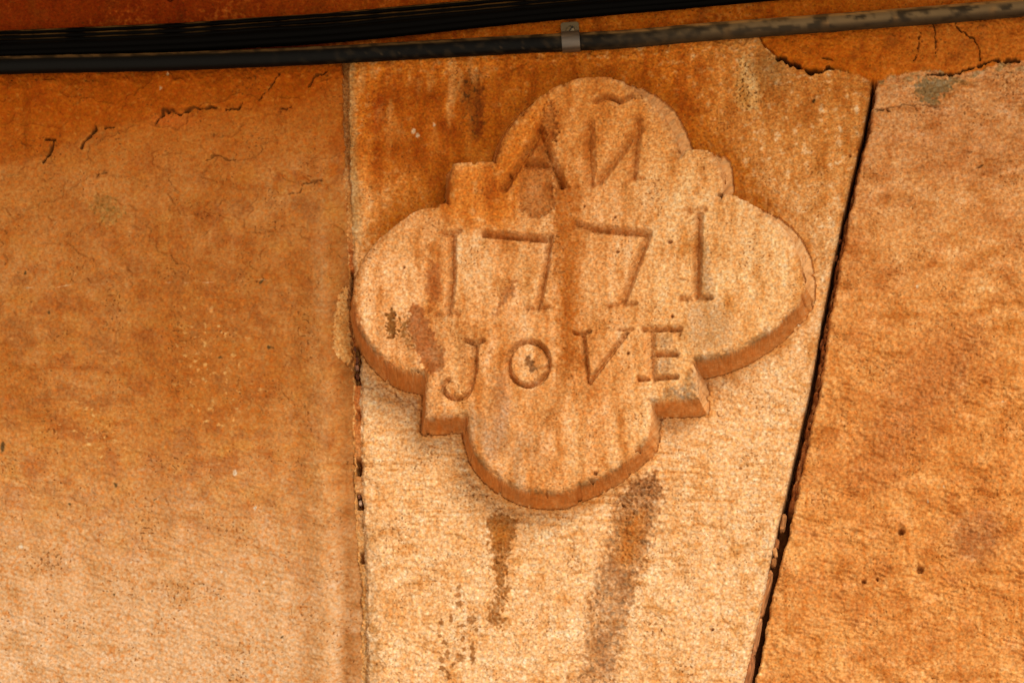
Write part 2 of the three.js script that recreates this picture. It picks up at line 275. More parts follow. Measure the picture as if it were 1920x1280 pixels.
  if (inBox(OUTB, x, y) && x > el - 2 && x < eg) {
    const w1 = 1.5 * n2(x / 24, y / 24 + 70);
    let s = polySD(x + w1, y + w1 * 0.7, OUT); const nx = near.nx, ny = near.ny;
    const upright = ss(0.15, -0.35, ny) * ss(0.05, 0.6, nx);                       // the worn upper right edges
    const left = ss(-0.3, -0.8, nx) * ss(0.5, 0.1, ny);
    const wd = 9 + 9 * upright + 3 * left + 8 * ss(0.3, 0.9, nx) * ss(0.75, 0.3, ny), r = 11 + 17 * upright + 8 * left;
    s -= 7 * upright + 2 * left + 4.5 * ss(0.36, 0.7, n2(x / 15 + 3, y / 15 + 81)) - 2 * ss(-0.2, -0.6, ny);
    if (s > -wd - 14) {
      const F = F0 + 2.5 * n2(x / 140, y / 140 + 60) + 1.4 * mid + 1.4 * fine - 3 * ss(360, 180, y);
      let t;
      if (s >= r) t = F;
      else if (s >= 0) { const k = 1 - s / r; t = F - r * (1 - Math.sqrt(Math.max(0, 1 - k * k))) * 0.8; }
      else { const q = clamp(-s / wd); t = mix(F - r * 0.8, h, mix(q, 1 - Math.pow(1 - q, 1.9), 0.75)); }
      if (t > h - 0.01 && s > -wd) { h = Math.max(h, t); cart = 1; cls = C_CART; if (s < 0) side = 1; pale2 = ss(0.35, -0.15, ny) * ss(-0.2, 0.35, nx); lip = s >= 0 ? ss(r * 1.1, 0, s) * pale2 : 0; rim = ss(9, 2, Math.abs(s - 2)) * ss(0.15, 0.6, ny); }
      if (s < 0.5) halo = ss(-wd - 14, -wd, s);
      if (!cart && cls !== C_MORTL) h += 5 * Math.pow(ss(-wd - 14, -wd, s), 2);
      if (cart) {
        qx = (x - CAM[0] * tF) / (1 - tF); qy = (y - CAM[1] * tF) / (1 - tF);
        if (s > 2) {
          for (let k = 0; k < LETTERS.length; k++) {
            const L = LETTERS[k]; if (!inBox(L[2], qx, qy)) continue;
            let dip = 0, wob = 1.2 * n2(qx / 8, qy / 8 + k);
            for (const g of L[1]) { const d = segDist(qx, qy, [g[0], g[1]], [g[2], g[3]]) + wob; const gw = g[4] * (k > 5 ? 1.2 : 1.4); if (d < gw) { const v = 1 - Math.max(0, d) / gw; dip = Math.max(dip, g[5] * (v < 0.25 ? v * v * 2 : v - 0.125) * 1.2); } }
            if (dip > 0.6) { h -= dip * 1.7; cls = C_LETTER + k; letter = dip / 8; }
          }
          h -= 5 * inBlob(B.aInside, qx, qy) + 6 * inBlob(B.aFlake, qx, qy);
          h -= 2.5 * inBlob(B.lobeDark, qx, qy) + 2 * inBlob(B.lobeDark2, qx, qy) + 1.5 * inBlob(B.oStain, qx, qy);
        }
      }
    }
  }
  // cracks, chips, pits
  let crack = 0;
  for (const c of CRACKS) if (inBox(c.B, qx, qy)) {
    let d = 1e9; for (let k = 1; k < c.P.length; k++) d = Math.min(d, segDist(qx + 2.5 * n2(x / 10, y / 10), qy + 2.5 * n2(x / 10 + 9, y / 10), c.P[k - 1], c.P[k]));
    d += 1.2 * n2(x / 6 + 4, y / 6);
    const cw = c.w * (1 + 1.0 * n2(x / 12 + 5, y / 12)); if (d < cw) { const v = c.d * ss(cw, cw * 0.2, d); if (v > 0) { h -= v; crack = Math.max(crack, Math.min(1, v / 5)); } }
  }
  for (const p of PITS) { const d = Math.hypot(qx - p[0], qy - p[1]) + 1.2 * n2(x / 4, y / 4); if (d < p[2]) { const v = ss(p[2], p[2] * 0.4, d); h -= v * p[2] * 1.2; pit = Math.max(pit, v); } }
  const sy = y - 0.85 * h, grain = n2(x / 6.1 + 100, sy / 5.0), grit = n2(x / 3.4 + 31, sy / 3.2);
  const small = ss(0.5, 0.72, grain * 0.8 + 0.4 * n2(x / 60, y / 60 + 55));
  if (cls !== C_MORTR) { h -= 1.6 * small; h += 0.45 * grit + 0.5 * grain; }

  // ---------------------------------------------------------------- colour of the stone
  const fl = pw2(x) + 6 * n2(x / 25, 7) + 3 * n2(x / 8, 9);
  y -= 0.85 * h; x += 0.3 * h;
  const big = fbm(x / 210 + 2, y / 210 + 9, 3), pat = fbm(x / 48 + 21, y / 48 + 4, 3), streak = fbm(x / 16 + 8, y / 150 + 2, 3), spk = fbm(x / 9 + 60, y / 9 + 13, 3);
  if (cls === C_PLASTER) {
    cr = 200; cg = 104; cb = 18;
    tint(134, 46, 2, ss(1100, 300, x) * 0.9);
    tint(205, 118, 44, ss(0.05, 0.6, spk + pat * 0.5) * 0.5 * ss(200, 1000, x));
    tint(130, 58, 8, ss(0.05, 0.5, -pat) * 0.6); tint(226, 140, 60, ss(0.1, 0.5, big + 0.5 * spk) * 0.4);
    if (x > 1425) { tint(205, 120, 45, ss(1560, 1800, x) * 0.5); tint(150, 105, 50, ss(14, 2, yp - y) * ss(-0.2, 0.4, n2(x / 20, y / 20)) * 0.8); }
    tint(225, 170, 100, ss(0.66, 0.8, n2(x / 4 + 7, y / 4)) * 0.14);
  } else if (cls === C_LEFT) {
    cr = 198; cg = 126; cb = 58;
    tint(176, 98, 30, ss(-0.15, 0.45, big + 0.4 * pat) * 0.75);
    tint(208, 146, 88, ss(0, 0.5, -big + 0.3 * streak) * 0.45);
    { const lb = fbm(x / 75 + 50, y / 60 + 14, 4), lb2 = fbm(x / 55 + 90, y / 45 + 70, 4); tint(156, 80, 30, ss(0.03, 0.45, lb) * 0.75); tint(204, 132, 50, ss(0.05, 0.5, lb2) * 0.6); tint(146, 80, 34, ss(0.12, 0.45, -lb - 0.3 * lb2) * 0.55); tint(194, 98, 24, ss(0.12, 0.4, fbm(x / 22 + 3, y / 18 + 40, 3)) * ss(-0.1, 0.3, lb) * 0.6); }
    tint(236, 192, 148, ss(740, 1200, y + 90 * pat + 60 * big) * 0.95);
    tint(150, 84, 28, ss(900, 620, y) * ss(400, 560, y) * 0.3); tint(206, 136, 70, inBlob(B.leftPale, x, y) * clamp(0.5 + 0.7 * pat));
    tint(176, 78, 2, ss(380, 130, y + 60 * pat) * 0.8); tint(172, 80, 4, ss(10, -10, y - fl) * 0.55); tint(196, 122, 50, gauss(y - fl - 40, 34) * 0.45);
    tint(164, 88, 26, inBlob(B.leftDark, x, y) * (0.4 + 0.5 * pat));
    tint(172, 92, 26, inBlob(B.leftBrown, x, y) * clamp(0.35 + 0.9 * pat + 0.5 * spk));
    tint(190, 98, 24, ss(0.1, 0.5, spk + 0.5 * pat) * 0.45);
    const o = Math.max(inBlob(B.leftOchre, x, y), inBlob(B.leftOchre2, x, y));
    tint(226, 170, 98, ss(0.24, 0.5, fbm(x / 13 + 3, y / 11 + 70, 3)) * (0.2 + 0.75 * o));
    tint(214, 156, 100, gauss(x - 602 + 10 * n2(x / 60, y / 60), 15) * ss(360, 480, y) * clamp(0.45 + 0.6 * pat)); tint(160, 92, 34, gauss(x - 574 + 10 * n2(x / 60, y / 60), 12) * ss(420, 560, y) * 0.25);
    tint(160, 98, 46, ss(626, 650, x) * ss(300, 480, y) * clamp(0.6 + 0.5 * pat));  // edge turning away from the light, its shade painted in
    tint(190, 134, 78, 0.22 * ss(200, 420, y));
    tint(222, 176, 130, ss(1.8, 0.4, Math.abs(y - 532 + 0.03 * (x - 200) + 4 * n2(x / 40, 1))) * ss(0.0, 0.4, n2(x / 34, 77)) * (x > 50 && x < 500 ? 0.8 : 0));
    const li = inBlob(B.lichen, x, y); tint(164, 120, 62, li * 0.45); tint(120, 86, 36, li * ss(-0.1, 0.4, spk) * 0.7); tint(214, 160, 84, clamp(4 * li * (1 - li)) * ss(-0.2, 0.3, n2(x / 9, y / 9)) * 0.5);
    tint(206, 104, 36, gauss(x - 320, 26) * gauss(y - 224, 9) * 0.7);
  } else if (cls === C_MORTL) {
    cr = 205; cg = 150; cb = 92;
    if (x < el) { cr = 226; cg = 162; cb = 92; }
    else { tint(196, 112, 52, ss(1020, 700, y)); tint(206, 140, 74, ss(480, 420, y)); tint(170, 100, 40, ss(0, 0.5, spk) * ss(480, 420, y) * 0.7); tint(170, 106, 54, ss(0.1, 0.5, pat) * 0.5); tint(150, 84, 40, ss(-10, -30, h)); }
  } else if (cls === C_MORTR) {
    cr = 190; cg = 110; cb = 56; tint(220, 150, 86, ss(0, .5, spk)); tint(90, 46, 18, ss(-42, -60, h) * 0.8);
  } else if (cls === C_RIGHT) {
    cr = 232; cg = 161; cb = 90;
    tint(196, 116, 50, ss(-0.1, 0.5, big) * 0.5);
    tint(216, 138, 66, inBlob(B.rightOrange, x, y) * 0.65);
    tint(222, 160, 108, ss(640, 160, y) * 0.5);
    tint(222, 146, 96, ss(0.1, 0.5, pat) * ss(700, 200, y) * 0.35);
    tint(206, 116, 42, ss(0.15, 0.55, streak + 0.4 * pat) * ss(450, 800, y) * 0.5);
    tint(160, 98, 58, inBlob(B.rightGrey, x, y) * 0.6);
    tint(190, 110, 50, ss(0.05, 0.45, -pat) * 0.4); tint(240, 178, 108, ss(0.1, 0.5, pat + 0.4 * spk) * 0.4); tint(178, 102, 50, inBlob(B.rightDark, x, y) * clamp(0.5 + 0.5 * pat));
    const m = inBlob(B.mortarSmear, x, y); tint(150, 124, 82, m * 0.85); tint(120, 96, 60, m * ss(0, 0.4, spk) * 0.6);
    tint(176, 140, 90, ss(26, 4, y - yp) * ss(0.0, 0.35, n2(x / 22 + 3, y / 12)) * 0.9);
  } else if (!cart) {
    cr = 242; cg = 186; cb = 128;
    tint(216, 142, 70, ss(0, 0.5, pat + 0.4 * big) * 0.45);
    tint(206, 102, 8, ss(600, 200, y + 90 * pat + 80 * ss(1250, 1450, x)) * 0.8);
    tint(214, 150, 82, ss(1250, 1420, x) * ss(600, 200, y) * 0.6);
    tint(246, 194, 138, ss(0.1, 0.5, fbm(x / 16 + 44, y / 13, 3)) * (0.45 + 0.4 * ss(1350, 1450, x)));
    tint(190, 112, 40, ss(0.08, 0.45, fbm(x / 40 + 70, y / 60, 3)) * ss(1440, 1540, x) * ss(700, 300, y) * 0.6);
    tint(248, 200, 150, ss(800, 1200, y) * ss(0.1, -0.3, streak) * 0.6);
    tint(164, 78, 10, inBlob(B.topStain2, x, y) * clamp(0.7 + 0.5 * pat + 0.3 * spk));
    tint(174, 90, 14, inBlob(B.topStain4, x, y) * clamp(0.7 + 0.5 * pat + 0.4 * spk)); tint(160, 60, 10, inBlob(B.redStain, x, y) * 0.6);
    { const t1 = inBlob(B.topStain1, x, y); tint(140, 74, 20, t1 * 0.7); tint(84, 50, 18, t1 * ss(0.15, 0.4, fbm(x / 8 + 2, y / 14, 2)) * 0.8); tint(134, 66, 16, inBlob(B.topStain3, x, y) * 0.75); }
    tint(232, 176, 104, inBlob(B.topPale, x, y) * 0.9); tint(110, 66, 24, inBlob(B.topPale, x, y) * ss(0.35, 0.5, n2(x / 5 + 2, y / 5)) * 0.9); tint(224, 160, 92, ss(0.0, 0.4, fbm(x / 30 + 31, y / 90 + 2, 3)) * gauss(y - 150, 70) * ss(640, 700, x) * ss(960, 900, x) * 0.6); tint(160, 112, 58, gauss(y - 120, 30) * gauss(x - 1450, 24) * 0.7);
    tint(196, 160, 110, ss(26, 8, x - ek) * ss(480, 420, y) * 0.7);
    tint(196, 156, 112, ss(40, 4, x - ek) * ss(900, 1050, y) * 0.5);
    const d1 = inBlob(B.drip1, x, y), d2 = inBlob(B.drip2, x, y);
    tint(158, 98, 44, d1 * clamp(0.7 + 0.9 * spk + 0.4 * pat)); tint(190, 116, 44, d1 * gauss(y - 1000, 14) * gauss(x - 938, 14));
    tint(174, 120, 74, d2 * clamp(mix(0.82, 0.5, ss(1020, 1260, y)) + 0.6 * pat + 0.7 * fbm(x / 15, y / 12 + 66, 3))); tint(140, 84, 40, d2 * ss(960, 900, y) * 0.7); tint(190, 112, 42, inBlob(B.drip2o, x, y) * d2 * 0.8);
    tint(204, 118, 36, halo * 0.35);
    { const cr0 = n2(x / 9 + 3, y / 7), cru = 1 - 2 * Math.abs(cr0); h += (d2 * ss(1180, 920, y) + 0.7 * d1) * 2.6 * cru - 1.5 * d2 - 1.5 * d1; tint(206, 160, 112, Math.max(d1 * 0.5, d2 * ss(1180, 900, y)) * ss(0.75, 1, cru) * 0.5); }
    for (const [a, b, u, v] of DROPS) { const dd = Math.hypot((x - a) / u, (y - b) / v) + 0.5 * n2(x / 5, y / 5); if (dd < 1.1) tint(158, 102, 52, ss(1.1, 0.7, dd) * 0.85); }
    tint(130, 100, 70, ss(0.35, 0.5, n2(x / 12, y / 9 + 1)) * d2 * 0.5);
  } else {
    cr = 228; cg = 160; cb = 96;
    tint(200, 128, 62, ss(0, 0.5, pat + 0.3 * big) * 0.5);
    { const bs = fbm((qx + 14 * n2(qx / 60, qy / 70)) / 44 + 6, qy / 200, 3); tint(196, 118, 50, ss(0.02, 0.5, bs) * 0.6); tint(238, 184, 126, ss(0.05, 0.45, -bs) * 0.5); }
    tint(242, 184, 120, ss(1090, 1300, qx) * 0.7);
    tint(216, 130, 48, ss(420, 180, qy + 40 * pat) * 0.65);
    tint(206, 112, 28, inBlob(B.upperLeft, qx, qy) * 0.75);
    tint(226, 168, 108, ss(0.1, 0.5, fbm(x / 22 + 14, y / 18, 3)) * 0.4);
    tint(244, 180, 120, inBlob(B.lobePale, qx, qy) * 0.8);
    tint(206, 124, 66, inBlob(B.lobeRed, qx, qy) * 0.7);
    tint(176, 96, 30, inBlob(B.streak1, qx, qy) * clamp(0.85 + 0.4 * spk)); tint(182, 112, 50, inBlob(B.streak4, qx, qy) * 0.85); tint(170, 108, 60, inBlob(B.streak5, qx, qy) * 0.75);
    tint(170, 96, 46, inBlob(B.streak2, qx, qy) * 0.7); tint(168, 104, 56, inBlob(B.streak3, qx, qy) * 0.75);
    tint(158, 88, 40, inBlob(B.lobeBrown, qx, qy) * clamp(0.85 + 0.3 * spk));
    tint(130, 80, 32, Math.max(inBlob(B.lobeDark, qx, qy), inBlob(B.lobeDark2, qx, qy) * ss(-0.3, 0.2, spk)) * 0.9);
    tint(132, 84, 44, inBlob(B.oStain, qx, qy) * 0.9);
    tint(168, 96, 38, Math.max(inBlob(B.aInside, qx, qy), inBlob(B.aFlake, qx, qy)) * 0.7);
    for (const [k, a] of [['grey1', 0.6], ['grey2', 0.45], ['grey3', 0.6], ['grey4', 0.7], ['grey5', 0.8]]) tint(142, 112, 82, inBlob(B[k], qx, qy) * a * clamp(0.65 + 1.2 * spk));
    tint(206, 118, 40, clamp(letter) * 0.3);
    tint(190, 142, 98, ss(-0.15, 0.4, fbm(qx / 40 + 5, qy / 110 + 4, 3)) * ss(560, 740, qy) * ss(1060, 940, qx) * 0.75);
  }
  if (lip > 0) tint(240, 184, 128, lip * 0.6);  // painted light of the upper right sides, feathered onto the front
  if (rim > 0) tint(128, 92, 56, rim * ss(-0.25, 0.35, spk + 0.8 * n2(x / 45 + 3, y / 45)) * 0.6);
  // flecks, grains, pores
  for (const f of FLECKS) { const d = Math.hypot(qx - f[0], (qy - f[1]) * 0.8) + 1.6 * n2(x / 3.5, y / 3.5 + 2); if (d < f[2]) tint(236, 220, 196, ss(f[2] * 0.85, f[2] * 0.3, d) * 0.7); }
  for (let k = 0; k < SPOTS.length; k++) if (inBox(SPOTSB[k], qx, qy)) {
    const f = SPOTS[k], c = Math.cos(f[4]), s = Math.sin(f[4]), dx = qx - f[0], dy = qy - f[1], u = (dx * c + dy * s) / f[2], v = (-dx * s + dy * c) / f[3];
    tint(78, 58, 30, ss(1, 0.4, Math.hypot(u, v) + 0.5 * n2(x / 5, y / 5)) * 0.85);
  }
  tint(52, 26, 6, crack * 0.6); tint(110, 50, 12, pit * 0.5); tint(110, 62, 24, small * 0.55);
  const A = cls === C_LEFT ? 0.45 : cls === C_KEY ? 0.85 : cls === C_RIGHT ? 0.7 : cls === C_PLASTER ? 0.6 : 0.85;
  const patch = ss(-0.5, 0.5, n2(x / 90 + 31, y / 90 + 17)), dark = ss(0.45, 0.75, n2(x / 4.6 + 11, y / 4 + 5)) * 0.22 * (0.35 + patch), hue = n2(x / 7 + 211, y / 6 + 15);
  const hz = cls === C_RIGHT ? 1 : cls === C_LEFT ? ss(500, 900, y) : cls === C_KEY ? ss(700, 1000, y) : 0;
  const mott = fbm(x / mix(30, 52, hz) + 140, y / mix(52, 24, hz) + 33, 4), st = fbm((x + 6 * n2(x / 40, y / 60)) / 25 + 8, y / 130 + 2, 3), st2 = fbm(x / 40 + 80, y / 260 + 12, 2);
  const sw = cart ? 0.4 : cls === C_KEY ? mix(0.5, 0.2, ss(350, 750, y)) : cls === C_LEFT ? 0.12 : cls === C_RIGHT ? 0.1 : 0;
  if (cls !== C_MORTR && !side) {
    const wr = mix(0.3, 0.65, patch) * (cls === C_LEFT ? 0.6 : 1), dk = (t) => tint(cr * 0.84, cg * 0.72, cb * 0.5, t), pl = (t) => tint(Math.min(250, cr * 1.09 + 4), Math.min(215, cg * 1.15 + 6), Math.min(170, cb * 1.28 + 10), t);
    dk(ss(0.08, 0.5, mott) * wr); pl(ss(0.08, 0.5, -mott) * wr);
    dk(ss(0, 0.5, st + 0.5 * st2) * sw); pl(ss(0, 0.5, -st - 0.5 * st2) * sw);
  }
  cg *= 1 + 0.05 * hue; cb *= 1 + 0.12 * hue;
  if (side) { tint(200, 112, 42, clamp(0.55 + 0.5 * spk) * (1 - pale2)); tint(238, 178, 118, 0.6 * pale2); }  // carved sides: shade painted on the undersides, light on the upper right
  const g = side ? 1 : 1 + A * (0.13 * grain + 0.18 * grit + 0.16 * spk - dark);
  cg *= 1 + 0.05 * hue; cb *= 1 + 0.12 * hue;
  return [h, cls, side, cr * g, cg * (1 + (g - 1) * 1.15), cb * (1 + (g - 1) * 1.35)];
}
for (let j = 0, k = 0; j < NY; j++) for (let i = 0; i < NX; i++, k++) {
  const r = relief(AX[i], AY[j]);
  H[k] = r[0]; CLS[k] = r[1];
  SIDE[k] = r[2];
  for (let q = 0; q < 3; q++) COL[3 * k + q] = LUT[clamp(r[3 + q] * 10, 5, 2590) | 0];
}
const NRM = new Float32Array(NV * 3);
for (let j = 0, k = 0; j < NY; j++) for (let i = 0; i < NX; i++, k++) {
  const i0 = Math.max(0, i - 1), i1 = Math.min(NX - 1, i + 1), j0 = Math.max(0, j - 1), j1 = Math.min(NY - 1, j + 1);
  const gx = (H[j * NX + i1] - H[j * NX + i0]) / (AX[i1] - AX[i0]), gy = (H[j1 * NX + i] - H[j0 * NX + i]) / (AY[j1] - AY[j0]);
  const l = 1 / Math.hypot(gx, gy, 1); NRM[3 * k] = -gx * l; NRM[3 * k + 1] = gy * l; NRM[3 * k + 2] = l;
}
// cut: the quads of the given classes become one piece; with a thickness the piece gets sides going into the wall
const MAP = new Int32Array(NV);
function cut(test, origin, thick, solid) {
  MAP.fill(-1); const used = [], idx = [];
  const ref = (k) => MAP[k] < 0 ? (MAP[k] = used.push(k) - 1) : MAP[k];
  const side = [], steep = [], S2 = solid || test;
  for (let j = 0; j < NY - 1; j++) for (let i = 0; i < NX - 1; i++) {
    const k = j * NX + i; if (test(CLS[k]) && SIDE[k] + SIDE[k + 1] + SIDE[k + NX] + SIDE[k + NX + 1] > 0) steep.push(k);
    else if (test(CLS[k])) { const a = ref(k), b = ref(k + 1), c = ref(k + NX), d = ref(k + NX + 1); if (Math.abs(H[k] - H[k + NX + 1]) < Math.abs(H[k + 1] - H[k + NX])) idx.push(a, c, d, a, d, b); else idx.push(a, c, b, b, c, d); }
    if (thick && S2(CLS[k])) {
      if (j === 0 || !S2(CLS[k - NX])) side.push(k + 1, k);
      if (j === NY - 2 || !S2(CLS[k + NX])) side.push(k + NX, k + NX + 1);
      if (i === 0 || !S2(CLS[k - 1])) side.push(k, k + NX);
      if (i === NX - 2 || !S2(CLS[k + 1])) side.push(k + NX + 1, k + 1);
    }
  }
  const n = used.length, m = side.length, pos = new Float32Array((n + 2 * m) * 3), nor = new Float32Array((n + 2 * m) * 3), col = new Float32Array((n + 2 * m) * 3);
  const put = (o, k, z) => { pos[3 * o] = WX(AX[k % NX]) - origin[0]; pos[3 * o + 1] = WY(AY[(k / NX) | 0]) - origin[1]; pos[3 * o + 2] = z - origin[2]; for (let c = 0; c < 3; c++) { nor[3 * o + c] = NRM[3 * k + c]; col[3 * o + c] = COL[3 * k + c]; } };
  used.forEach((k, o) => put(o, k, H[k] * S));
  for (let e = 0; e < m; e += 2) {
    const o = n + 2 * e, a = side[e], b = side[e + 1];
    put(o, a, H[a] * S); put(o + 1, b, H[b] * S); put(o + 2, a, -thick); put(o + 3, b, -thick);
    const dx = AX[b % NX] - AX[a % NX], dy = AY[(a / NX) | 0] - AY[(b / NX) | 0], l = 1 / (Math.hypot(dx, dy) + 1e-9);
    for (let q = 0; q < 4; q++) { nor[3 * (o + q)] = -dy * l * -1; nor[3 * (o + q) + 1] = -dx * l; nor[3 * (o + q) + 2] = 0; }
    idx.push(o, o + 2, o + 1, o + 1, o + 2, o + 3);
  }
  const g = new THREE.BufferGeometry();
  if (steep.length) {                                // the carved sides: finer, so that their grain is not drawn out
    const P = Array.from(pos), N = Array.from(nor), C = Array.from(col); let o = P.length / 3;
    for (const k of steep) {
      const K = [k, k + 1, k + NX, k + NX + 1], hh = K.map((q) => H[q]);
      const nu = Math.max(1, Math.min(12, Math.ceil(Math.max(Math.abs(hh[0] - hh[1]), Math.abs(hh[2] - hh[3])) / 4))), nv = Math.max(1, Math.min(12, Math.ceil(Math.max(Math.abs(hh[0] - hh[2]), Math.abs(hh[1] - hh[3])) / 4)));
      for (let b = 0; b <= nv; b++) for (let a = 0; a <= nu; a++) {
        const u = a / nu, v = b / nv, w = [(1 - u) * (1 - v), u * (1 - v), (1 - u) * v, u * v];
        const x = mix(AX[k % NX], AX[k % NX + 1], u), y = mix(AY[(k / NX) | 0], AY[((k / NX) | 0) + 1], v), h = w[0] * hh[0] + w[1] * hh[1] + w[2] * hh[2] + w[3] * hh[3];
        P.push(WX(x) - origin[0], WY(y) - origin[1], h * S - origin[2]);
        const yy = y - 0.85 * h, xx = x + 0.3 * h, gr = 1 + 0.2 * n2(xx / 6, yy / 5 + 4) + 0.2 * n2(xx / 3.4 + 9, yy / 3.4) + 0.22 * fbm(xx / 22, yy / 14, 2);
        const c = [0, 0, 0], m = [0, 0, 0];
        for (let q = 0; q < 4; q++) for (let e = 0; e < 3; e++) { c[e] += w[q] * COL[3 * K[q] + e]; m[e] += w[q] * NRM[3 * K[q] + e]; }
        const l = 1 / Math.hypot(...m);
        for (let e = 0; e < 3; e++) { C.push(Math.max(0.002, c[e] * Math.max(0.3, gr))); N.push(m[e] * l); }
      }
      for (let b = 0; b < nv; b++) for (let a = 0; a < nu; a++) { const p = o + b * (nu + 1) + a, q = p + nu + 1; idx.push(p, q, p + 1, p + 1, q, q + 1); }
      o += (nu + 1) * (nv + 1);
    }
    g.setAttribute('position', new THREE.BufferAttribute(new Float32Array(P), 3)); g.setAttribute('normal', new THREE.BufferAttribute(new Float32Array(N), 3)); g.setAttribute('color', new THREE.BufferAttribute(new Float32Array(C), 3));
    g.setIndex(new THREE.BufferAttribute(new Uint32Array(idx), 1));
    return g;
  }
  g.setAttribute('position', new THREE.BufferAttribute(pos, 3)); g.setAttribute('normal', new THREE.BufferAttribute(nor, 3)); g.setAttribute('color', new THREE.BufferAttribute(col, 3));
  g.setIndex(new THREE.BufferAttribute(new Uint32Array(idx), 1));
  return g;
}
const stoneMat = new THREE.MeshPhysicalMaterial({ color: 0xffffff, vertexColors: true, roughness: 1, metalness: 0, specularIntensity: 0.12 });
function part(name, geo, mat, parent, label) {
  const m = new THREE.Mesh(geo, mat); m.name = name; m.castShadow = m.receiveShadow = true; if (label) m.userData.label = label; parent.add(m); return m;
}
function thing(name, pos, label, category, group) {
  const g = new THREE.Group(); g.name = name; g.position.set(...pos); g.userData = { label, category }; if (group) g.userData.group = group; scene.add(g); return g;
}
// the keystone
const K0 = [WX(1040), WY(1400), 0];
const keystone = thing('keystone', K0, 'tapered sandstone keystone in the middle, carved with a raised lobed cartouche dated 1771', 'keystone');
part('stone_block', cut((c) => c === C_KEY, K0, 0.16, (c) => c === C_KEY || c === C_CART || c >= C_LETTER), stoneMat, keystone);
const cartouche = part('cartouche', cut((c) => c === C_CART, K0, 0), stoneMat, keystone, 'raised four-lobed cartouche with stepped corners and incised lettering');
LETTERS.forEach((L, k) => part('carved_letter' + (k ? '_' + String(k).padStart(3, '0') : ''), cut((c) => c === C_LETTER + k, K0, 0), stoneMat, cartouche, 'incised ' + (/[0-9]/.test(L[0]) ? 'numeral ' : 'letter ') + L[0]));
// the wall around it
const W0 = [0, WY(1400), 0];
const wall = thing('stone_wall', W0, 'weathered orange sandstone wall of large blocks on both sides of the carved keystone', 'wall');
part('stone', cut((c) => c === C_LEFT, W0, 0.16), stoneMat, wall, 'broad brownish stone left of the keystone, flaking near its top');
part('stone_001', cut((c) => c === C_RIGHT, W0, 0.16), stoneMat, wall, 'rough dressed orange stone right of the open slanting joint');
part('plaster_band', cut((c) => c === C_PLASTER, W0, 0.16), stoneMat, wall, 'orange plaster band with a broken lower edge above the stones');
part('mortar_joint', cut((c) => c === C_MORTL, W0, 0.16), stoneMat, wall, 'narrow upright joint with crumbling pale mortar');
part('mortar_joint_001', cut((c) => c === C_MORTR, W0, 0.16), stoneMat, wall, 'open dark slanting joint');

// ------------------------------------------------------------------ loose mortar pieces wedged in the right joint, pebbles in the left one
const at = (x, y, z) => [WX(x + (CAM[0] - x) * z / CAM[2]), WY(y + (CAM[1] - y) * z / CAM[2]), z * S];   // a place z units in front of the wall
function chunk(x0, y0, x1, y1, w, z, c) {
  const g = new THREE.IcosahedronGeometry(1, 4), p = g.attributes.position, n = p.count, col = new Float32Array(n * 3), L = Math.hypot(x1 - x0, y1 - y0) / 2, a = Math.atan2(x0 - x1, y1 - y0);
  for (let i = 0; i < n; i++) {
    let x = p.getX(i), y = p.getY(i), zz = p.getZ(i);
    const sq = (v) => Math.sign(v) * Math.pow(Math.abs(v), 0.6);
    const f = 1 + 0.22 * n2(x * 2.1 + x0, y * 2.4 + zz * 1.7 + y0) + 0.1 * n2(x * 6 + zz * 5, y * (4 + L / 10) + x0);
    x = sq(x) * w * f; y = sq(y) * L * (1 + 0.06 * n2(x, zz * 3)); zz = sq(zz) * w * 1.3 * f;
    const u = x * Math.cos(a) - y * Math.sin(a), v = x * Math.sin(a) + y * Math.cos(a);
    p.setXYZ(i, u * S, -v * S, zz * S);
    const k = 1 + 0.35 * n2(u / 4 + x0, v / 4) + 0.2 * n2(u / 1.8, v / 1.8);
    for (let q = 0; q < 3; q++) col[3 * i + q] = LUT[clamp(c[q] * k * 10, 5, 2500) | 0];
  }
  g.setAttribute('color', new THREE.BufferAttribute(col, 3)); g.computeVertexNormals();
  const pos = at((x0 + x1) / 2, (y0 + y1) / 2, z);
  g.translate(pos[0] - W0[0], pos[1] - W0[1], pos[2]);
  return g;
}
[[1471, 964, 1466, 998, 5.5, -22, [190, 128, 76]], [1457, 1010, 1455, 1030, 5, -24, [176, 110, 62]], [1452, 1026, 1455, 1046, 4, -16, [214, 150, 92]], [1452, 1046, 1450, 1064, 5, -20, [176, 116, 66]],
  [1446, 1070, 1424, 1160, 7, -20, [186, 122, 72]], [1426, 1158, 1412, 1230, 6, -22, [196, 132, 84]], [1411, 1228, 1398, 1300, 8, -20, [170, 108, 66]],
  [1545, 635, 1540, 655, 5, -34, [150, 84, 46]], [1568, 478, 1564, 490, 4, -34, [160, 92, 52]], [1576, 448, 1573, 456, 3.5, -34, [150, 84, 46]]].forEach((c, i) => part('mortar_chunk' + (i ? '_' + String(i).padStart(3, '0') : ''), chunk(...c), stoneMat, wall));
[[663, 650, 664, 661, 3.5, -14, [150, 104, 80]], [667, 668, 668, 682, 4, -18, [140, 92, 70]], [668, 684, 669, 694, 3.6, -16, [176, 130, 104]], [669, 700, 670, 712, 3.4, -20, [120, 76, 54]], [673, 925, 674, 934, 2.8, -14, [150, 100, 76]], [675, 938, 676, 948, 3, -14, [206, 168, 140]]].forEach((c, i) => part('pebble' + (i ? '_' + String(i).padStart(3, '0') : ''), chunk(...c), stoneMat, wall));

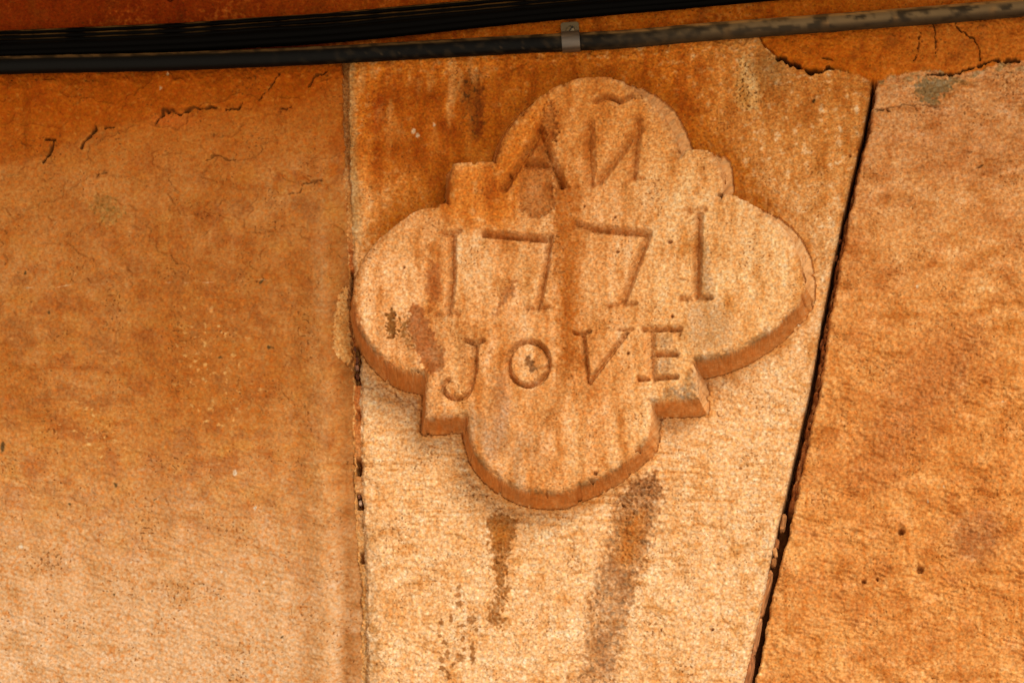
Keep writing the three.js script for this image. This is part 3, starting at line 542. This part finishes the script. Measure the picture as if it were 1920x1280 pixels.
// ------------------------------------------------------------------ slab added out of view, only to shade the top of the wall
{
  const g = new THREE.BoxGeometry(3.2, 0.12, 0.54); 
  const shadeSlab = new THREE.Mesh(g, new THREE.MeshStandardMaterial({ color: new THREE.Color().setRGB(0.3, 0.16, 0.06), roughness: 0.95 }));
  shadeSlab.name = 'added_shade_slab'; shadeSlab.position.set(0, 0.46 + 0.06, 0.12); shadeSlab.castShadow = shadeSlab.receiveShadow = true;
  shadeSlab.userData = { label: 'added balcony slab overhanging the wall above the cables', category: 'blocker' }; scene.add(shadeSlab);
}

// ------------------------------------------------------------------ cables and conduit across the top
function cable(pts, r, z, rough, spec, paint, seg = 420, rad = 20) {
  const P = pts.map(([x, y, dz = 0]) => new THREE.Vector3(...at(x, y, z + dz)));
  const o = P[0].clone();
  const curve = new THREE.CatmullRomCurve3(P.map((p) => p.clone().sub(o)));
  const g = new THREE.TubeGeometry(curve, seg, r * S, rad, false), p = g.attributes.position, nn = g.attributes.normal, col = new Float32Array(p.count * 3);
  for (let i = 0; i < p.count; i++) {
    const x = (p.getX(i) + o.x) / S + 960, up = nn.getY(i), ang = Math.atan2(nn.getZ(i), nn.getY(i));
    const b = 0.5 * n2(x / 30, ang * 1.5 + r) + 0.3 * n2(x / 9, ang * 2 + 5);
    p.setXYZ(i, p.getX(i) + nn.getX(i) * b * S, p.getY(i) + nn.getY(i) * b * S, p.getZ(i) + nn.getZ(i) * b * S);
    const c = paint(x, ang, up); for (let q = 0; q < 3; q++) col[3 * i + q] = LUT[clamp(c[q] * 10, 5, 2500) | 0];
  }
  g.setAttribute('color', new THREE.BufferAttribute(col, 3));
  return { g, o, mat: new THREE.MeshPhysicalMaterial({ color: 0xffffff, vertexColors: true, roughness: rough, metalness: 0, specularIntensity: spec }) };
}
function cableThing(name, label, category, c, group) {
  const m = new THREE.Mesh(c.g, c.mat); m.name = name; m.position.copy(c.o); m.castShadow = m.receiveShadow = true; m.userData = { label, category }; if (group) m.userData.group = group; scene.add(m); return m;
}
const TOP = pw([[-500, 84], [0, 58], [350, 42], [600, 24], [892, 0], [1700, -66]]), BOT = pw([[-500, 128], [0, 107], [300, 98], [640, 79], [855, 55], [1056, 34], [1293, 13], [1370, 4], [1700, -24]]);
const XS = [-500, -250, 0, 200, 350, 480, 600, 740, 892, 1056, 1293, 1500, 1700];
const black = (dust) => (x, ang, up) => { const d = ss(-0.05, 0.35, up) * dust * ss(-0.5, 0.4, n2(x / 60, ang) + 0.3 * n2(x / 9, ang * 3)); return [mix(6, 190, d), mix(5, 138, d), mix(4, 66, d)]; };
const bundle = (f, w, k) => XS.map((x) => [x, mix(TOP(x), BOT(x), f) + w * n2(x / 170, k), 2 * n2(x / 200, k + 9)]);
[['thin dusty black cable at the top edge of the cable bundle', 0.09, 1.2, 5.2, 34, 0.55], ['thin black cable second from the top of the cable bundle', 0.25, 1.6, 5.2, 38, 0.5], ['thin black cable third from the top, just above the two thick ones', 0.41, 1.4, 5.4, 38, 0.35],
  ['thick black cable in the bundle, right below the thin cables', 0.61, 0.6, 9.5, 34, 0.06], ['thick black cable lowest in the bundle, just above the conduit', 0.83, 0.6, 9, 30, 0.04]].forEach(([label, f, w, r, z, dust], i) =>
  cableThing('power_cable' + (i ? '_' + String(i).padStart(3, '0') : ''), label, 'cable', cable(bundle(f, w, i * 7 + 1), r, z, 0.45, 0.04, black(dust)), 'black cables in a bundle along the wall top'));
const PIPE = [[-500, 150], [0, 122], [300, 115], [600, 103], [800, 92], [980, 82], [1180, 72], [1300, 61], [1570, 41], [1800, 23], [1920, 13], [2400, -26]];
cableThing('conduit_pipe', 'dirty black round conduit below the cables, grey with dust to the right', 'conduit', cable(PIPE, 15.5, 29, 0.5, 0.14, (x, ang, up) => {
  const n = n2(x / 38, ang * 1.1) + 0.5 * n2(x / 12, ang * 2.2), grey = ss(950, 1560, x + 120 * n), dust = ss(0.15, 0.55, up) * (0.5 + 0.5 * ss(-0.3, 0.3, n));
  let c = [10, 9, 7]; const to = (r, g, b, t) => { c = [mix(c[0], r, t), mix(c[1], g, t), mix(c[2], b, t)]; };
  to(48, 38, 24, ss(0.05, 0.6, n2(x / 17, ang * 1.3 + 4)) * ss(420, 700, x) * 0.7);
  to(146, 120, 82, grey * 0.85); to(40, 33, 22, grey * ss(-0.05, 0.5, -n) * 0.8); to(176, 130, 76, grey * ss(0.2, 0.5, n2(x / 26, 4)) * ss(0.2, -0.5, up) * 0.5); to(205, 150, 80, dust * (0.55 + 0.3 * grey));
  to(110, 86, 54, ss(0.62, 0.8, n2(x / 7, ang * 3 + 8)) * ss(500, 700, x) * 0.5);
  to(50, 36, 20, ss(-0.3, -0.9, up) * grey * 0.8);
  return c;
}, 700, 28));

// pipe clip: strap round the conduit, tab on the wall, slotted screw
{
  const C = at(1070, 77, 29), ax = Math.atan2(82 - 72, 1180 - 980);                // the run of the conduit
  const clip = thing('pipe_clip', [C[0], C[1], C[2]], 'small dull metal clip holding the conduit, with one slotted screw', 'clip');
  clip.rotation.z = ax + 0.02;
  const strap = new THREE.Shape();
  const R1 = 17.6, R0 = 16.2, a0 = 2.0, a1 = -1.95;
  strap.absarc(0, 0, R1, a0, a1, true); strap.absarc(0, 0, R0, a1, a0, false);
  const sg = new THREE.ExtrudeGeometry(strap, { depth: 33, bevelEnabled: true, bevelSize: 0.4, bevelThickness: 0.4, bevelSegments: 2, curveSegments: 40 });
  sg.translate(0, 0, -16.5); sg.rotateY(-Math.PI / 2); sg.scale(S, S, S);          // axis along x; the arc opens to the wall
  const p = sg.attributes.position, col = new Float32Array(p.count * 3);
  for (let i = 0; i < p.count; i++) { const u = p.getX(i) / S, v = Math.atan2(p.getY(i), p.getZ(i)); const k = 1 + 0.3 * n2(u / 6, v * 3) - 0.35 * gauss(u - 1, 3) * gauss(v + 0.2, 0.5); const c = [84 * k, 69 * k, 50 * k]; for (let q = 0; q < 3; q++) col[3 * i + q] = LUT[clamp(c[q] * 10, 5, 2500) | 0]; }
  sg.setAttribute('color', new THREE.BufferAttribute(col, 3));
  part('strap', sg, new THREE.MeshPhysicalMaterial({ color: 0xffffff, vertexColors: true, roughness: 0.45, metalness: 0, clearcoat: 0.3, clearcoatRoughness: 0.4 }), clip);
  const tab = new THREE.Shape(); tab.moveTo(-16.5, -2); tab.lineTo(16.5, -2); tab.lineTo(16.5, 22); tab.quadraticCurveTo(16.5, 27, 11, 27); tab.lineTo(-11, 27); tab.quadraticCurveTo(-16.5, 27, -16.5, 22); tab.closePath();
  const tg = new THREE.ExtrudeGeometry(tab, { depth: 1.6, bevelEnabled: true, bevelSize: 0.5, bevelThickness: 0.5, bevelSegments: 2 });
  tg.translate(0, 13, -9); tg.scale(S, S, S);
  part('tab', tg, new THREE.MeshStandardMaterial({ color: new THREE.Color().setRGB(0.11, 0.075, 0.03), roughness: 0.6, metalness: 0.2 }), clip);
  const head = new THREE.LatheGeometry([[0, 5.2], [3, 5], [6, 4.1], [8.4, 2.2], [9.2, 0.4], [9.2, 0]].reverse().map(([r, h]) => new THREE.Vector2(r, h)), 28); head.rotateX(Math.PI / 2); head.scale(S, S, S); head.translate(1 * S, 24 * S, -7 * S);
  part('screw_head', head, new THREE.MeshStandardMaterial({ color: new THREE.Color().setRGB(0.16, 0.12, 0.06), roughness: 0.5, metalness: 0.5 }), clip);
  const slot = new THREE.BoxGeometry(15 * S, 2.4 * S, 1.2 * S); slot.rotateZ(0.9); slot.translate(1 * S, 24 * S, -1.9 * S);
  part('screw_slot', slot, new THREE.MeshStandardMaterial({ color: new THREE.Color().setRGB(0.01, 0.008, 0.005), roughness: 0.9 }), clip);
}
renderer.render(scene, camera);
